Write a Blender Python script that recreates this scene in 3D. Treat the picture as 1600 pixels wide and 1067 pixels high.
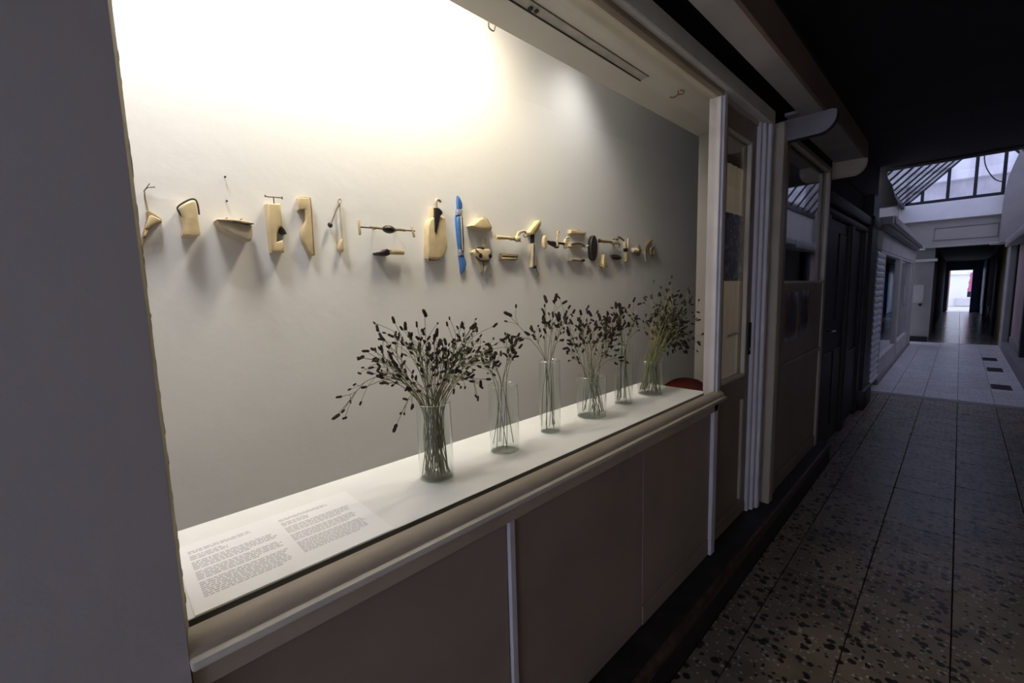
import bpy, bmesh, math, random
from mathutils import Vector, Matrix
for o in list(bpy.data.objects): bpy.data.objects.remove(o)
SC = bpy.context.scene
COL = SC.collection
PI = math.pi

# ------------------------------------------------------------------ camera
FPX = 673.9
def cam_axes(yaw, pit, roll):
    f = Vector((math.sin(yaw)*math.cos(pit), math.cos(yaw)*math.cos(pit), math.sin(pit)))
    r = Vector((math.cos(yaw), -math.sin(yaw), 0)); u = r.cross(f)
    c, s = math.cos(roll), math.sin(roll)
    return c*r+s*u, -s*r+c*u, f
CR, CU, CF = cam_axes(*[math.radians(a) for a in (-46.045, -6.560, -1.580)])
CP = Vector((0, 0, 1.45))
cam = bpy.data.cameras.new('camera'); cam.lens = FPX/1600*36; cam.sensor_width = 36; cam.clip_start = .02; cam.clip_end = 200
co = bpy.data.objects.new('camera', cam); COL.objects.link(co)
co.matrix_world = Matrix(((CR.x, CU.x, -CF.x, CP.x), (CR.y, CU.y, -CF.y, CP.y), (CR.z, CU.z, -CF.z, CP.z), (0, 0, 0, 1)))
SC.camera = co
def at(px, py, X):                      # photograph pixel -> point on the vertical plane x = X
    d = CR*((px-800)/FPX) - CU*((py-533.5)/FPX) + CF
    return CP + d*((X-CP.x)/d.x)

# ------------------------------------------------------------------ world, lamps, exposure
W = bpy.data.worlds.new('sky'); SC.world = W; W.use_nodes = True
bg = W.node_tree.nodes['Background']; bg.inputs[0].default_value = (.70, .75, 1.0, 1); bg.inputs[1].default_value = 2.7
SC.view_settings.view_transform = 'Standard'; SC.view_settings.look = 'None'
SC.view_settings.exposure = 0; SC.view_settings.gamma = 1; SC.view_settings.use_curve_mapping = False
def lamp(name, loc, power, color, radius, cone=None, blend=.6, aim=None):
    l = bpy.data.lights.new(name, 'SPOT' if cone else 'POINT'); l.energy = power; l.color = color; l.shadow_soft_size = radius
    if cone: l.spot_size = cone; l.spot_blend = blend
    o = bpy.data.objects.new(name, l); COL.objects.link(o); o.location = loc
    if aim: o.rotation_euler = (Vector(aim)-Vector(loc)).to_track_quat('-Z', 'Y').to_euler()
    return o
lamp('gallery_lamp', (-1.22, .98, 2.82), 76, (1, .87, .64), .14, 2.85, .7, (-1.34, .95, 0))
lamp('gallery_lamp', (-1.20, .10, 2.84), 44, (.98, .98, 1.0), .12)
lamp('gallery_lamp', (-1.30, 2.02, 2.78), 16, (1, .97, .93), .10, 2.0, .9, (-1.38, 1.80, 0))

# ------------------------------------------------------------------ materials
def new_mat(name):
    m = bpy.data.materials.new(name); m.use_nodes = True
    return m, m.node_tree.nodes, m.node_tree.links
def paint(name, col, rough=.55, var=.12, scale=6, bump=.15, bscale=60, metal=0, dirt=None, spec=.4):
    m, N, L = new_mat(name); b = N['Principled BSDF']
    b.inputs['Roughness'].default_value = rough; b.inputs['Metallic'].default_value = metal; b.inputs['Specular IOR Level'].default_value = spec
    tc = N.new('ShaderNodeTexCoord'); n = N.new('ShaderNodeTexNoise'); n.inputs['Scale'].default_value = scale; n.inputs['Detail'].default_value = 5
    L.new(tc.outputs['Object'], n.inputs['Vector'])
    r = N.new('ShaderNodeValToRGB'); e = r.color_ramp.elements
    d = dirt or tuple(c*(1-var*1.6) for c in col)
    e[0].position = .3; e[0].color = (*d, 1); e[1].position = .65; e[1].color = (*col, 1)
    L.new(n.outputs['Fac'], r.inputs['Fac']); L.new(r.outputs['Color'], b.inputs['Base Color'])
    if bump:
        n2 = N.new('ShaderNodeTexNoise'); n2.inputs['Scale'].default_value = bscale; n2.inputs['Detail'].default_value = 4
        L.new(tc.outputs['Object'], n2.inputs['Vector'])
        bp = N.new('ShaderNodeBump'); bp.inputs['Strength'].default_value = bump; bp.inputs['Distance'].default_value = .01
        L.new(n2.outputs['Fac'], bp.inputs['Height']); L.new(bp.outputs['Normal'], b.inputs['Normal'])
    return m
def glass(name, tint=(1, 1, 1), base=.04, refl=(1, 1, 1), rough=0.0, streak=0):
    m, N, L = new_mat(name); N.remove(N['Principled BSDF']); out = N['Material Output']
    g = N.new('ShaderNodeNewGeometry'); dt = N.new('ShaderNodeVectorMath'); dt.operation = 'DOT_PRODUCT'
    L.new(g.outputs['Normal'], dt.inputs[0]); L.new(g.outputs['Incoming'], dt.inputs[1])
    def mth(op, a, bv=None):
        n = N.new('ShaderNodeMath'); n.operation = op
        for i, v in enumerate((a, bv)):
            if v is None: continue
            if isinstance(v, (int, float)): n.inputs[i].default_value = v
            else: L.new(v, n.inputs[i])
        return n.outputs[0]
    ab = mth('ABSOLUTE', dt.outputs['Value']); om = mth('SUBTRACT', 1.0, ab); p5 = mth('POWER', om, 5.0)
    fac = mth('ADD', mth('MULTIPLY', p5, 1-base), base)
    tr = N.new('ShaderNodeBsdfTransparent'); tr.inputs[0].default_value = (*tint, 1)
    if streak:
        tc = N.new('ShaderNodeTexCoord'); mp = N.new('ShaderNodeMapping'); mp.inputs['Scale'].default_value = (1, 1, .35)
        n = N.new('ShaderNodeTexNoise'); n.inputs['Scale'].default_value = 3; n.inputs['Detail'].default_value = 6
        L.new(tc.outputs['Object'], mp.inputs['Vector']); L.new(mp.outputs['Vector'], n.inputs['Vector'])
        r = N.new('ShaderNodeValToRGB'); r.color_ramp.elements[0].position = .3; r.color_ramp.elements[1].position = .7
        r.color_ramp.elements[0].color = (*[t*(1-streak) for t in tint], 1); r.color_ramp.elements[1].color = (*tint, 1)
        L.new(n.outputs['Fac'], r.inputs['Fac']); L.new(r.outputs['Color'], tr.inputs[0])
    gl = N.new('ShaderNodeBsdfGlossy'); gl.inputs['Roughness'].default_value = rough; gl.inputs[0].default_value = (*refl, 1)
    mx = N.new('ShaderNodeMixShader'); L.new(fac, mx.inputs[0]); L.new(tr.outputs[0], mx.inputs[1]); L.new(gl.outputs[0], mx.inputs[2])
    L.new(mx.outputs[0], out.inputs['Surface'])
    return m
def terrazzo(name, base, base2, dark, light, rough=.4, s=26, amt=.42):
    m, N, L = new_mat(name); b = N['Principled BSDF']; b.inputs['Roughness'].default_value = rough
    g = N.new('ShaderNodeNewGeometry')
    nz = N.new('ShaderNodeTexNoise'); nz.inputs['Scale'].default_value = 18; nz.inputs['Detail'].default_value = 3
    L.new(g.outputs['Position'], nz.inputs['Vector'])
    off = N.new('ShaderNodeVectorMath'); off.operation = 'MULTIPLY_ADD'; off.inputs[1].default_value = (.03, .03, .03)
    L.new(nz.outputs['Color'], off.inputs[0]); L.new(g.outputs['Position'], off.inputs[2])
    def chips(scale, thr, size):
        v = N.new('ShaderNodeTexVoronoi'); v.feature = 'F1'; v.inputs['Scale'].default_value = scale
        L.new(off.outputs[0], v.inputs['Vector'])
        sep = N.new('ShaderNodeSeparateColor'); L.new(v.outputs['Color'], sep.inputs[0])
        a = N.new('ShaderNodeMath'); a.operation = 'LESS_THAN'; a.inputs[1].default_value = thr; L.new(sep.outputs[0], a.inputs[0])
        c = N.new('ShaderNodeMath'); c.operation = 'LESS_THAN'; c.inputs[1].default_value = size; L.new(v.outputs['Distance'], c.inputs[0])
        p = N.new('ShaderNodeMath'); p.operation = 'MULTIPLY'; L.new(a.outputs[0], p.inputs[0]); L.new(c.outputs[0], p.inputs[1])
        return p.outputs[0]
    n2 = N.new('ShaderNodeTexNoise'); n2.inputs['Scale'].default_value = 5; n2.inputs['Detail'].default_value = 5; L.new(g.outputs['Position'], n2.inputs['Vector'])
    oi = N.new('ShaderNodeObjectInfo')
    fa = N.new('ShaderNodeMath'); fa.operation = 'ADD'; L.new(n2.outputs['Fac'], fa.inputs[0])
    fm = N.new('ShaderNodeMath'); fm.operation = 'MULTIPLY_ADD'; fm.inputs[1].default_value = .3; fm.inputs[2].default_value = -.15; L.new(oi.outputs['Random'], fm.inputs[0]); L.new(fm.outputs[0], fa.inputs[1])
    r = N.new('ShaderNodeValToRGB'); r.color_ramp.elements[0].position = .35; r.color_ramp.elements[1].position = .65
    r.color_ramp.elements[0].color = (*base, 1); r.color_ramp.elements[1].color = (*base2, 1); L.new(fa.outputs[0], r.inputs['Fac'])
    col = r.outputs['Color']
    for fac, c in ((chips(s*2.3, .3, .36), light), (chips(s, amt, .40), dark), (chips(s*1.9, .22, .36), dark)):
        mx = N.new('ShaderNodeMix'); mx.data_type = 'RGBA'; L.new(fac, mx.inputs[0]); L.new(col, mx.inputs[6]); mx.inputs[7].default_value = (*c, 1); col = mx.outputs[2]
    L.new(col, b.inputs['Base Color'])
    bp = N.new('ShaderNodeBump'); bp.inputs['Strength'].default_value = .06; L.new(n2.outputs['Fac'], bp.inputs['Height']); L.new(bp.outputs['Normal'], b.inputs['Normal'])
    return m
def print_mat(name, a, b_, scale, thr=.5):
    m, N, L = new_mat(name); b = N['Principled BSDF']; b.inputs['Roughness'].default_value = .6
    tc = N.new('ShaderNodeTexCoord'); n = N.new('ShaderNodeTexNoise'); n.inputs['Scale'].default_value = scale; n.inputs['Detail'].default_value = 8; n.inputs['Roughness'].default_value = .75
    L.new(tc.outputs['Object'], n.inputs['Vector']); r = N.new('ShaderNodeValToRGB')
    r.color_ramp.elements[0].position = thr-.06; r.color_ramp.elements[1].position = thr+.08
    r.color_ramp.elements[0].color = (*a, 1); r.color_ramp.elements[1].color = (*b_, 1)
    L.new(n.outputs['Fac'], r.inputs['Fac']); L.new(r.outputs['Color'], b.inputs['Base Color'])
    return m

M = dict(
  wall=paint('gallery_plaster', (.80, .795, .785), .7, .03, 2, .12, 25),
  soffit=paint('soffit_paint', (.60, .58, .53), .6, .06, 3, .1, 30),
  plinth=paint('plinth_paint', (.83, .83, .82), .5, .03, 9, .08, 40),
  pier=paint('pier_paint', (.47, .435, .435), .6, .05, 2.5, .08, 40),
  cream=paint('cream_gloss_paint', (.62, .57, .47), .42, .1, 7, .12, 40),
  rail=paint('lit_cream_rail_paint', (.80, .75, .64), .45, .1, 7, .12, 40),  # lighter copy of the cream paint; light on the rail is in the colour
  creamd=paint('aged_cream_paint', (.52, .44, .34), .45, .14, 4, .12, 40),
  panel=paint('brown_cream_panel_paint', (.34, .27, .215), .5, .12, 3, .12, 25),
  door=paint('door_brown_paint', (.30, .235, .16), .45, .14, 4, .12, 40),
  white=paint('white_gloss_paint', (.66, .63, .66), .4, .08, 8, .1, 50),
  putty=paint('old_putty', (.40, .33, .20), .8, .3, 30, .5, 90),
  puttyl=paint('old_cream_stop', (.50, .42, .28), .7, .25, 14, .3, 70),
  flat_black=paint('flat_black_and_shade', (.012, .011, .012), .85, .1, 6, .1, 40),  # matt black for dark parts, and for shade painted into gaps
  darkw=paint('dark_stained_wood', (.020, .015, .014), .5, .3, 5, .15, 60),
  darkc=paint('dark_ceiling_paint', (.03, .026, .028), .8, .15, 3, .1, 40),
  step=paint('worn_black_step', (.028, .023, .021), .55, .35, 12, .3, 60),
  nosing=paint('worn_wood_nosing', (.10, .06, .04), .5, .45, 25, .3, 80),
  fascia=paint('brown_fascia', (.20, .14, .105), .6, .12, 4, .1, 40),
  awn=paint('stained_soffit_board', (.46, .42, .40), .7, .16, 3.5, .15, 20),
  grime=paint('grey_metal', (.25, .235, .25), .45, .2, 8, .1, 60, .2),
  grout=paint('grout', (.03, .028, .028), .9, .1, 10, 0),
  groutl=paint('grey_grout', (.16, .155, .16), .9, .1, 10, 0),
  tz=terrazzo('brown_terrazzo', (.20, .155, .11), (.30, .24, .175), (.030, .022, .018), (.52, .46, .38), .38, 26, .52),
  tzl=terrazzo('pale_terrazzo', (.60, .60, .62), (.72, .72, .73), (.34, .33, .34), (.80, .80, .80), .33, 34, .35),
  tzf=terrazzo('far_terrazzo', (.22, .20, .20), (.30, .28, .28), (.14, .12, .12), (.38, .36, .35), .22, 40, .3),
  thr=paint('threshold_stone', (.26, .25, .25), .5, .15, 12, .15, 60),
  shopw=paint('shop_white_paint', (.62, .60, .57), .6, .08, 3, .1, 30),
  shopg=paint('shop_grey_paint', (.32, .305, .295), .65, .1, 3, .1, 30),
  shopd=paint('shop_taupe_paint', (.20, .19, .185), .65, .1, 3, .1, 30),
  beam=paint('beam_cream_paint', (.43, .40, .37), .6, .06, 3, .1, 30),
  curb=paint('curb_white_paint', (.86, .86, .87), .6, .05, 3, .1, 30),
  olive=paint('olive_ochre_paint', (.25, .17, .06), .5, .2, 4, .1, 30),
  pink=paint('pink_panel_paint', (.50, .37, .36), .5, .06, 3, .05, 30),
  shut=paint('white_shutter_enamel', (.84, .84, .88), .4, .06, 8, .05, 40),
  iron=paint('blue_black_iron', (.015, .017, .03), .5, .2, 9, .1, 60),
  grate=paint('floor_grate_iron', (.012, .016, .013), .6, .2, 30, .2, 80),
  bluep=paint('blue_enamel', (.13, .34, .78), .35, .1, 4, .05, 40),
  outw=paint('street_white_render', (.70, .70, .70), .8, .04, 2, .1, 20),
  outg=paint('street_grey', (.55, .54, .54), .8, .1, 3, .1, 20),
  brown=paint('street_brown_wood', (.30, .15, .09), .6, .2, 6, .1, 40),
  pinkc=paint('pink_cloth', (.78, .32, .50), .8, .15, 10, .1, 60),
  darkcl=paint('dark_cloth', (.03, .02, .04), .8, .15, 10, .1, 60),
  red=paint('red_plastic', (.26, .035, .022), .35, .05, 5, .03, 50),
  steel=paint('brushed_steel', (.62, .60, .57), .28, .05, 20, .03, 90, 1),
  paper=paint('white_paper', (.88, .88, .90), .75, .01, 5, .03, 80),
  ink=paint('grey_ink', (.60, .60, .62), .8, .05, 40, 0),
  notice=paint('taped_notice_paper', (.30, .26, .27), .35, .3, 22, .2, 20),
  bone=paint('bone_coloured_glaze', (.68, .54, .32), .42, .14, 25, .1, 60),
  boned=paint('brown_edged_glaze', (.34, .25, .13), .5, .25, 30, .15, 60),
  stone=paint('grey_cream_glaze', (.58, .50, .38), .6, .18, 20, .15, 60),
  black=paint('black_glaze', (.020, .016, .017), .35, .2, 30, .1, 80),
  cord=paint('dark_cord', (.05, .038, .03), .8, .2, 60, .3, 200),
  twine=paint('brown_twine', (.30, .21, .11), .8, .2, 60, .3, 200),
  blue=paint('cobalt_glaze', (.07, .20, .52), .35, .15, 25, .1, 60),
  mesh=paint('pale_blue_wrap', (.40, .46, .58), .5, .4, 120, .3, 150),
  stem=paint('dry_green_stem', (.27, .27, .13), .7, .35, 14, 0),
  head=paint('dark_burnet_head', (.042, .021, .018), .85, .3, 150, .6, 400),
  curtain=paint('pale_curtain_cloth', (.88, .82, .70), .85, .06, 4, .05, 100),
  valance=paint('dark_valance_cloth', (.22, .18, .13), .85, .06, 4, .05, 100),
  poster=print_mat('dark_poster_print', (.03, .027, .022), (.55, .50, .40), 26, .54),
  slot=paint('dusty_track', (.44, .42, .39), .6, .15, 20, .1, 50),
  cable=paint('black_rubber', (.015, .015, .018), .5, .1, 20, 0),
)
for k_ in ('curtain', 'valance'):
    m_ = M[k_]; N_, L_ = m_.node_tree.nodes, m_.node_tree.links; b_ = N_['Principled BSDF']
    t_ = N_.new('ShaderNodeBsdfTranslucent'); x_ = N_.new('ShaderNodeMixShader'); x_.inputs[0].default_value = .8
    L_.new(b_.inputs['Base Color'].links[0].from_socket, t_.inputs[0]); L_.new(b_.outputs[0], x_.inputs[1]); L_.new(t_.outputs[0], x_.inputs[2]); L_.new(x_.outputs[0], N_['Material Output'].inputs['Surface'])
M['pane'] = glass('window_glass', (.985, .985, .98), .035)
M['shopglass'] = glass('shop_glass', (.97, .975, .98), .035)
M['vase'] = glass('clear_vase_glass', (.972, .98, .975), .05)
M['vasebase'] = glass('green_vase_base_glass', (.95, .985, .965), .05)
M['vaserim'] = glass('vase_rim_glass', (.97, .985, .975), .32)
M['roofglass'] = glass('dirty_roof_glass', (.75, .75, .80), .03, (.5, .5, .5), .1, .22)
M['gableglass'] = glass('grimy_gable_glass', (.79, .79, .85), .03, (.5, .5, .5), .1, .2)

# ------------------------------------------------------------------ object helpers
def link(name, me, loc=(0, 0, 0), parent=None):
    o = bpy.data.objects.new(name, me); COL.objects.link(o); o.location = loc
    if parent: o.parent = parent
    return o
def tag(o, label=None, cat=None, group=None, kind=None):
    for k, v in (('label', label), ('category', cat), ('group', group), ('kind', kind)):
        if v: o[k] = v
    return o
def wloc(o):
    v = Vector((0, 0, 0))
    while o: v = v + o.location; o = o.parent
    return v
def thing(name, label, cat, loc, group=None):
    return tag(link(name, None, loc), label, cat, group)
def build(name, bm, mat, parent=None, loc=None, smooth=35, label=None):
    """bm is in world coordinates; it becomes one mesh object whose origin is its parent's base (or loc)."""
    base = wloc(parent) if parent else Vector((0, 0, 0))
    if parent is None and loc is None:
        vs = [v.co for v in bm.verts]
        loc = Vector((sum(v.x for v in vs)/len(vs), sum(v.y for v in vs)/len(vs), min(v.z for v in vs)))
    org = base if parent else Vector(loc)
    bmesh.ops.translate(bm, verts=bm.verts, vec=-org)
    bmesh.ops.recalc_face_normals(bm, faces=bm.faces)
    if smooth:
        a = math.radians(smooth)
        for f in bm.faces: f.smooth = True
        for e in bm.edges:
            if len(e.link_faces) == 2 and e.calc_face_angle(0) > a: e.smooth = False
    me = bpy.data.meshes.new(name); bm.to_mesh(me); bm.free()
    mats = mat if isinstance(mat, (list, tuple)) else [mat]
    for m in mats: me.materials.append(m)
    o = link(name, me, (0, 0, 0) if parent else org, parent)
    if label: o['label'] = label
    return o
def B(): return bmesh.new()
def box(bm, x0, x1, y0, y1, z0, z1, bev=0, seg=1):
    r = bmesh.ops.create_cube(bm, size=1)['verts']
    for v in r:
        v.co = Vector(((x0+x1)/2+v.co.x*(x1-x0), (y0+y1)/2+v.co.y*(y1-y0), (z0+z1)/2+v.co.z*(z1-z0)))
    if bev:
        es = set(e for v in r for e in v.link_edges)
        bmesh.ops.bevel(bm, geom=list(es), offset=bev, segments=seg, affect='EDGES', profile=.5)
    return bm
def boxb(*a, **k): return box(B(), *a, **k)
def struct(name, bm, mat, parent=None, label=None):
    o = build(name, bm, mat, parent)
    if not parent: o['kind'] = 'structure'
    if label: o['label'] = label
    return o
def tube(bm, pts, r, seg=6, rfun=None, cap=True):
    pts = [Vector(p) for p in pts]; n = len(pts); rings = []
    up = None
    for i, p in enumerate(pts):
        t = (pts[min(i+1, n-1)]-pts[max(i-1, 0)]); t.normalize()
        if up is None:
            up = Vector((0, 0, 1)) if abs(t.z) < .9 else Vector((1, 0, 0))
        a = t.cross(up); a.normalize(); b = a.cross(t); up = b
        rr = rfun(i/(n-1)) if rfun else r
        rings.append([bm.verts.new(p+(a*math.cos(2*PI*k/seg)+b*math.sin(2*PI*k/seg))*rr) for k in range(seg)])
    for i in range(n-1):
        for k in range(seg):
            bm.faces.new((rings[i][k], rings[i][(k+1) % seg], rings[i+1][(k+1) % seg], rings[i+1][k]))
    if cap:
        bm.faces.new(rings[0][::-1]); bm.faces.new(rings[-1])
    return bm
def spline(pts, n=6):
    pts = [Vector(p) for p in pts]; out = []
    P_ = [pts[0]*2-pts[1]]+pts+[pts[-1]*2-pts[-2]]
    for i in range(1, len(P_)-2):
        a, b, c, d = P_[i-1:i+3]
        for k in range(n):
            t = k/n
            out.append(.5*((2*b)+(c-a)*t+(2*a-5*b+4*c-d)*t*t+(3*b-a-3*c+d)*t*t*t))
    out.append(pts[-1]); return out
def ellipsoid(bm, c, r, seg=12, ring=8, rot=None):
    vs = bmesh.ops.create_uvsphere(bm, u_segments=seg, v_segments=ring, radius=1)['verts']
    for v in vs:
        q = Vector((v.co.x*r[0], v.co.y*r[1], v.co.z*r[2]))
        v.co = (rot @ q if rot else q)+Vector(c)
    return bm
def prism(bm, pts, ext, bev=0, seg=2):
    """closed polygon of 3-D points extruded by vector ext; the rim of the far cap is bevelled"""
    ext = Vector(ext)
    lo = [bm.verts.new(Vector(p)) for p in pts]; hi = [bm.verts.new(Vector(p)+ext) for p in pts]; n = len(pts)
    bm.faces.new(lo[::-1]); top = bm.faces.new(hi)
    for i in range(n): bm.faces.new((lo[i], lo[(i+1) % n], hi[(i+1) % n], hi[i]))
    if bev:
        bmesh.ops.recalc_face_normals(bm, faces=bm.faces)
        bmesh.ops.bevel(bm, geom=list(top.edges), offset=bev, segments=seg, affect='EDGES', profile=.5, clamp_overlap=True)
    return bm

# ================================================================== FLOOR
XF = -.65
fl = struct('floor', boxb(-1.0, .96, -2.6, 7.3, -.08, -.012), M['grout'])
def tiles(parent, xs, y0, y1, dy, mat, y_off=0, gap=.002):
    cache = {}
    y = y0
    while y < y1-.01:
        ye = min(y+dy, y1)
        for a, b in zip(xs[:-1], xs[1:]):
            key = (round(b-a, 3), round(ye-y, 3))
            if key not in cache:
                w, h = key
                t = boxb(-w/2+gap, w/2-gap, -h/2+gap, h/2-gap, -.014, 0, bev=.0015)
                me = bpy.data.meshes.new('tile'); t.to_mesh(me); t.free(); me.materials.append(mat); cache[key] = me
            o = bpy.data.objects.new('tile', cache[key]); COL.objects.link(o); o.parent = parent
            o.location = Vector(((a+b)/2, (y+ye)/2, random.uniform(-.0006, .0006)))-wloc(parent)
        y = ye
random.seed(3)
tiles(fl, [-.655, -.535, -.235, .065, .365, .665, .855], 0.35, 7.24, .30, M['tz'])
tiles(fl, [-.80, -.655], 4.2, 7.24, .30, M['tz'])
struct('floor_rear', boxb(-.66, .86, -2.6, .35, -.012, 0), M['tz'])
struct('threshold_strip', boxb(-.85, .86, 7.243, 7.397, -.05, .002, .002), M['thr'])
fl2 = struct('floor_skylit', boxb(-1.0, .96, 7.3, 14.3, -.08, -.012), M['groutl'])
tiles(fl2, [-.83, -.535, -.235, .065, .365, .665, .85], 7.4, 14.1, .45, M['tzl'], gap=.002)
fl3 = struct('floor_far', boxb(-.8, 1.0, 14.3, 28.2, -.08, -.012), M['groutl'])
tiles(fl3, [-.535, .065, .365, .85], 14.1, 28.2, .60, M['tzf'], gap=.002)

# ================================================================== NEAR SHELL
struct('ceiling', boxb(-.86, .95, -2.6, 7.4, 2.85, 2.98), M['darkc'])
struct('wall_right', boxb(.75, .95, -2.6, 8.0, -.05, 2.9), paint('right_wall_paint', (.44, .39, .34), .6, .12, 3, .1, 30))
struct('wall_left', boxb(-.98, -.742, -2.6, .0495, 0, 2.9), M['pier'])
# above the shopfront
struct('wall_front_upper', boxb(-.86, -.775, .05, 7.1, 2.375, 2.9), M['flat_black'])
# step in front of the shops
stp = struct('step', boxb(-.86, -.668, .05, 4.2, 0, .166, .004), M['step'])
struct('nosing', boxb(-.672, -.648, .05, 4.2, .118, .17, .008, seg=2), M['nosing'], stp)
struct('riser', boxb(-.67, -.655, .05, 4.2, 0, .12), M['step'], stp)

# ================================================================== GALLERY ROOM
XW = -1.55
struct('wall_gallery_back', boxb(XW-.12, XW, -1.1, 4.9, 0, 3.12), M['wall'])
struct('ceiling_gallery', boxb(XW-.1, -.78, -1.1, 4.9, 3.02, 3.12), M['wall'])
struct('wall_gallery_left', boxb(XW-.1, -.85, -1.2, -1.05, 0, 3.1), M['wall'])
struct('wall_gallery_right', boxb(XW-.1, -.85, 4.8, 4.9, 0, 3.1), M['wall'])
struct('floor_gallery', boxb(XW-.1, -.86, -1.1, 4.9, -.05, .02), paint('gallery_floor', (.42, .40, .38), .5, .1, 4, .05, 30))
struct('wall_gallery_front', boxb(-.86, -.80, .05, 4.9, 2.40, 3.05), M['wall'])
struct('wall_stub', boxb(-1.142, -.80, 2.70, 2.765, .02, 2.352), paint('shade_darkened_plaster', (.30, .28, .26), .7, .05, 3, .1, 30))  # gallery plaster darkened: the stub's dim light is put into its colour
sf = struct('soffit_display', boxb(-1.158, -.80, -1.0, 2.90, 2.352, 2.40), M['soffit'])
sb = B(); box(sb, -1.0275, -1.0245, .9, 1.81, 2.345, 2.353); box(sb, -.9855, -.9845, .9, 1.81, 2.350, 2.353)
build('track_edge', sb, M['flat_black'], sf)
build('track_strip', boxb(-1.024, -.987, .9, 1.81, 2.3485, 2.353, .001), M['slot'], sf)
build('track_clip', box(boxb(-1.016, -1.002, 1.09, 1.10, 2.340, 2.353), -1.012, -1.000, 1.115, 1.125, 2.342, 2.353), M['flat_black'], sf)
hk = tube(B(), spline([(-.965, 2.04, 2.353), (-.965, 2.04, 2.335), (-.985, 2.035, 2.328), (-1.0, 2.03, 2.333)], 5), .0035)
tube(hk, spline([(-.965, 2.04, 2.336), (-.945, 2.05, 2.335), (-.940, 2.045, 2.345), (-.955, 2.04, 2.35)], 5), .0035)
build('soffit_hook', hk, M['twine'], sf)
build('edge_loop', tube(B(), spline([(-1.16, 1.05, 2.352), (-1.163, 1.055, 2.338), (-1.163, 1.075, 2.336), (-1.16, 1.08, 2.352)], 4), .0025), M['twine'], sf)

# ================================================================== DISPLAY WINDOW
w1 = link('window_1', None, (-.78, 1.05, .17)); w1['kind'] = 'structure'
GZ0, GZ1 = .962, 2.272
build('glass_pane', boxb(-.784, -.780, .052, 2.052, GZ0-.01, GZ1+.01), M['pane'], w1, smooth=0)
build('jamb', prism(B(), [(-.7425, .0497, .93), (-.786, .0568, .93), (-.86, .0568, .93), (-.86, .0497, .93)], (0, 0, 1.40)), M['puttyl'], w1)
random.seed(8)
rag = B()
for k in range(46):
    z = random.uniform(.96, 2.3); ellipsoid(rag, (-.786, .0568, z), (.003, random.uniform(.0004, .0012), random.uniform(.004, .012)), 6, 4)
rg = build('putty_edge', rag, M['putty'], w1); rg['kind'] = 'stuff'
j = boxb(-.79, -.762, 2.062, 2.098, .93, 2.30, .003); box(j, -.79, -.772, 2.050, 2.064, .93, 2.29, .003)
build('jamb', j, M['white'], w1)
build('inner_reveal', boxb(-.824, -.785, 2.050, 2.098, .93, 2.355, .002), M['white'], w1)
build('head_reveal', boxb(-.835, -.785, .05, 2.05, 2.272, 2.356, .002), M['cream'], w1)
build('head_bead', boxb(-.790, -.762, .05, 2.06, 2.272, 2.290, .003), M['door'], w1)  # brown stands in for the shadow under the head rail
build('head_rail', boxb(-.80, -.738, .05, 2.70, 2.288, 2.362, .004), M['rail'], w1)
# sill: quarter-round bead, lip, apron
sb_ = B(); n = 8; prof = [(-.784, .932), (-.784, .955)]+[(-.778+.036*math.sin(PI/2*k/n), .934+.026*math.cos(PI/2*k/n)) for k in range(n+1)]+[(-.742, .932)]
prism(sb_, [(x, .05, z) for x, z in prof], (0, 2.05, 0)); build('sill_bead', sb_, M['creamd'], w1)
build('sill_lip', boxb(-.79, -.728, .05, 2.10, .920, .935, .004, seg=2), M['cream'], w1)
build('apron', boxb(-.79, -.750, .05, 2.062, .874, .921, .002), M['creamd'], w1)
build('gap_shade_block', boxb(-.820, -.785, .058, 2.05, .86, .915), M['flat_black'], w1)  # black block added to paint the shade in the gap behind the bead

wf = link('wall_front', None, (-.78, 1.05, .17)); wf['kind'] = 'structure'
for y0, y1 in ((.05, .700), (.726, 1.384), (1.386, 2.003)):
    build('panel', boxb(-.80, -.765, y0, y1, .17 if y1 < 1.5 else .252, .876, .0025), M['panel'], wf)
build('skirting', boxb(-.80, -.762, 1.386, 2.003, .17, .249, .002), M['panel'], wf)
build('batten', boxb(-.79, -.757, .702, .724, .17, .875, .003), M['white'], wf)
build('jamb_foot', boxb(-.79, -.750, 2.004, 2.050, .168, .92, .003), M['white'], wf)

# ================================================================== GLAZED DOOR
d1 = link('door_1', None, (-.79, 2.33, .17)); d1['kind'] = 'structure'
dm = M['door']
build('stile', boxb(-.822, -.782, 2.100, 2.163, .172, 2.262, .002), dm, d1)
build('stile', boxb(-.822, -.782, 2.490, 2.562, .172, 2.262, .002), dm, d1)
build('top_rail', boxb(-.822, -.782, 2.163, 2.490, 2.168, 2.262, .002), dm, d1)
build('lock_rail', boxb(-.822, -.782, 2.163, 2.490, .842, .975, .002), dm, d1)
build('bottom_rail', boxb(-.822, -.782, 2.163, 2.490, .172, .262, .002), dm, d1)
build('kick_board', boxb(-.784, -.777, 2.105, 2.555, .178, .232, .002), dm, d1)
build('door_panel', boxb(-.812, -.794, 2.163, 2.490, .262, .842), dm, d1)
build('panel_bead', boxb(-.797, -.780, 2.476, 2.492, .268, .838, .004), M['creamd'], d1)
bd = boxb(-.800, -.778, 2.474, 2.492, .972, 2.172, .003); box(bd, -.800, -.778, 2.16, 2.49, .966, .982, .003); box(bd, -.800, -.780, 2.16, 2.49, 2.158, 2.172, .003)
build('glazing_bead', bd, M['cream'], d1)
build('glass_pane', boxb(-.805, -.801, 2.163, 2.490, .975, 2.168), M['shopglass'], d1, smooth=0)
lk = build('lock_plate', boxb(-.783, -.776, 2.530, 2.562, 1.075, 1.250, .002), M['flat_black'], d1)
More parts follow.
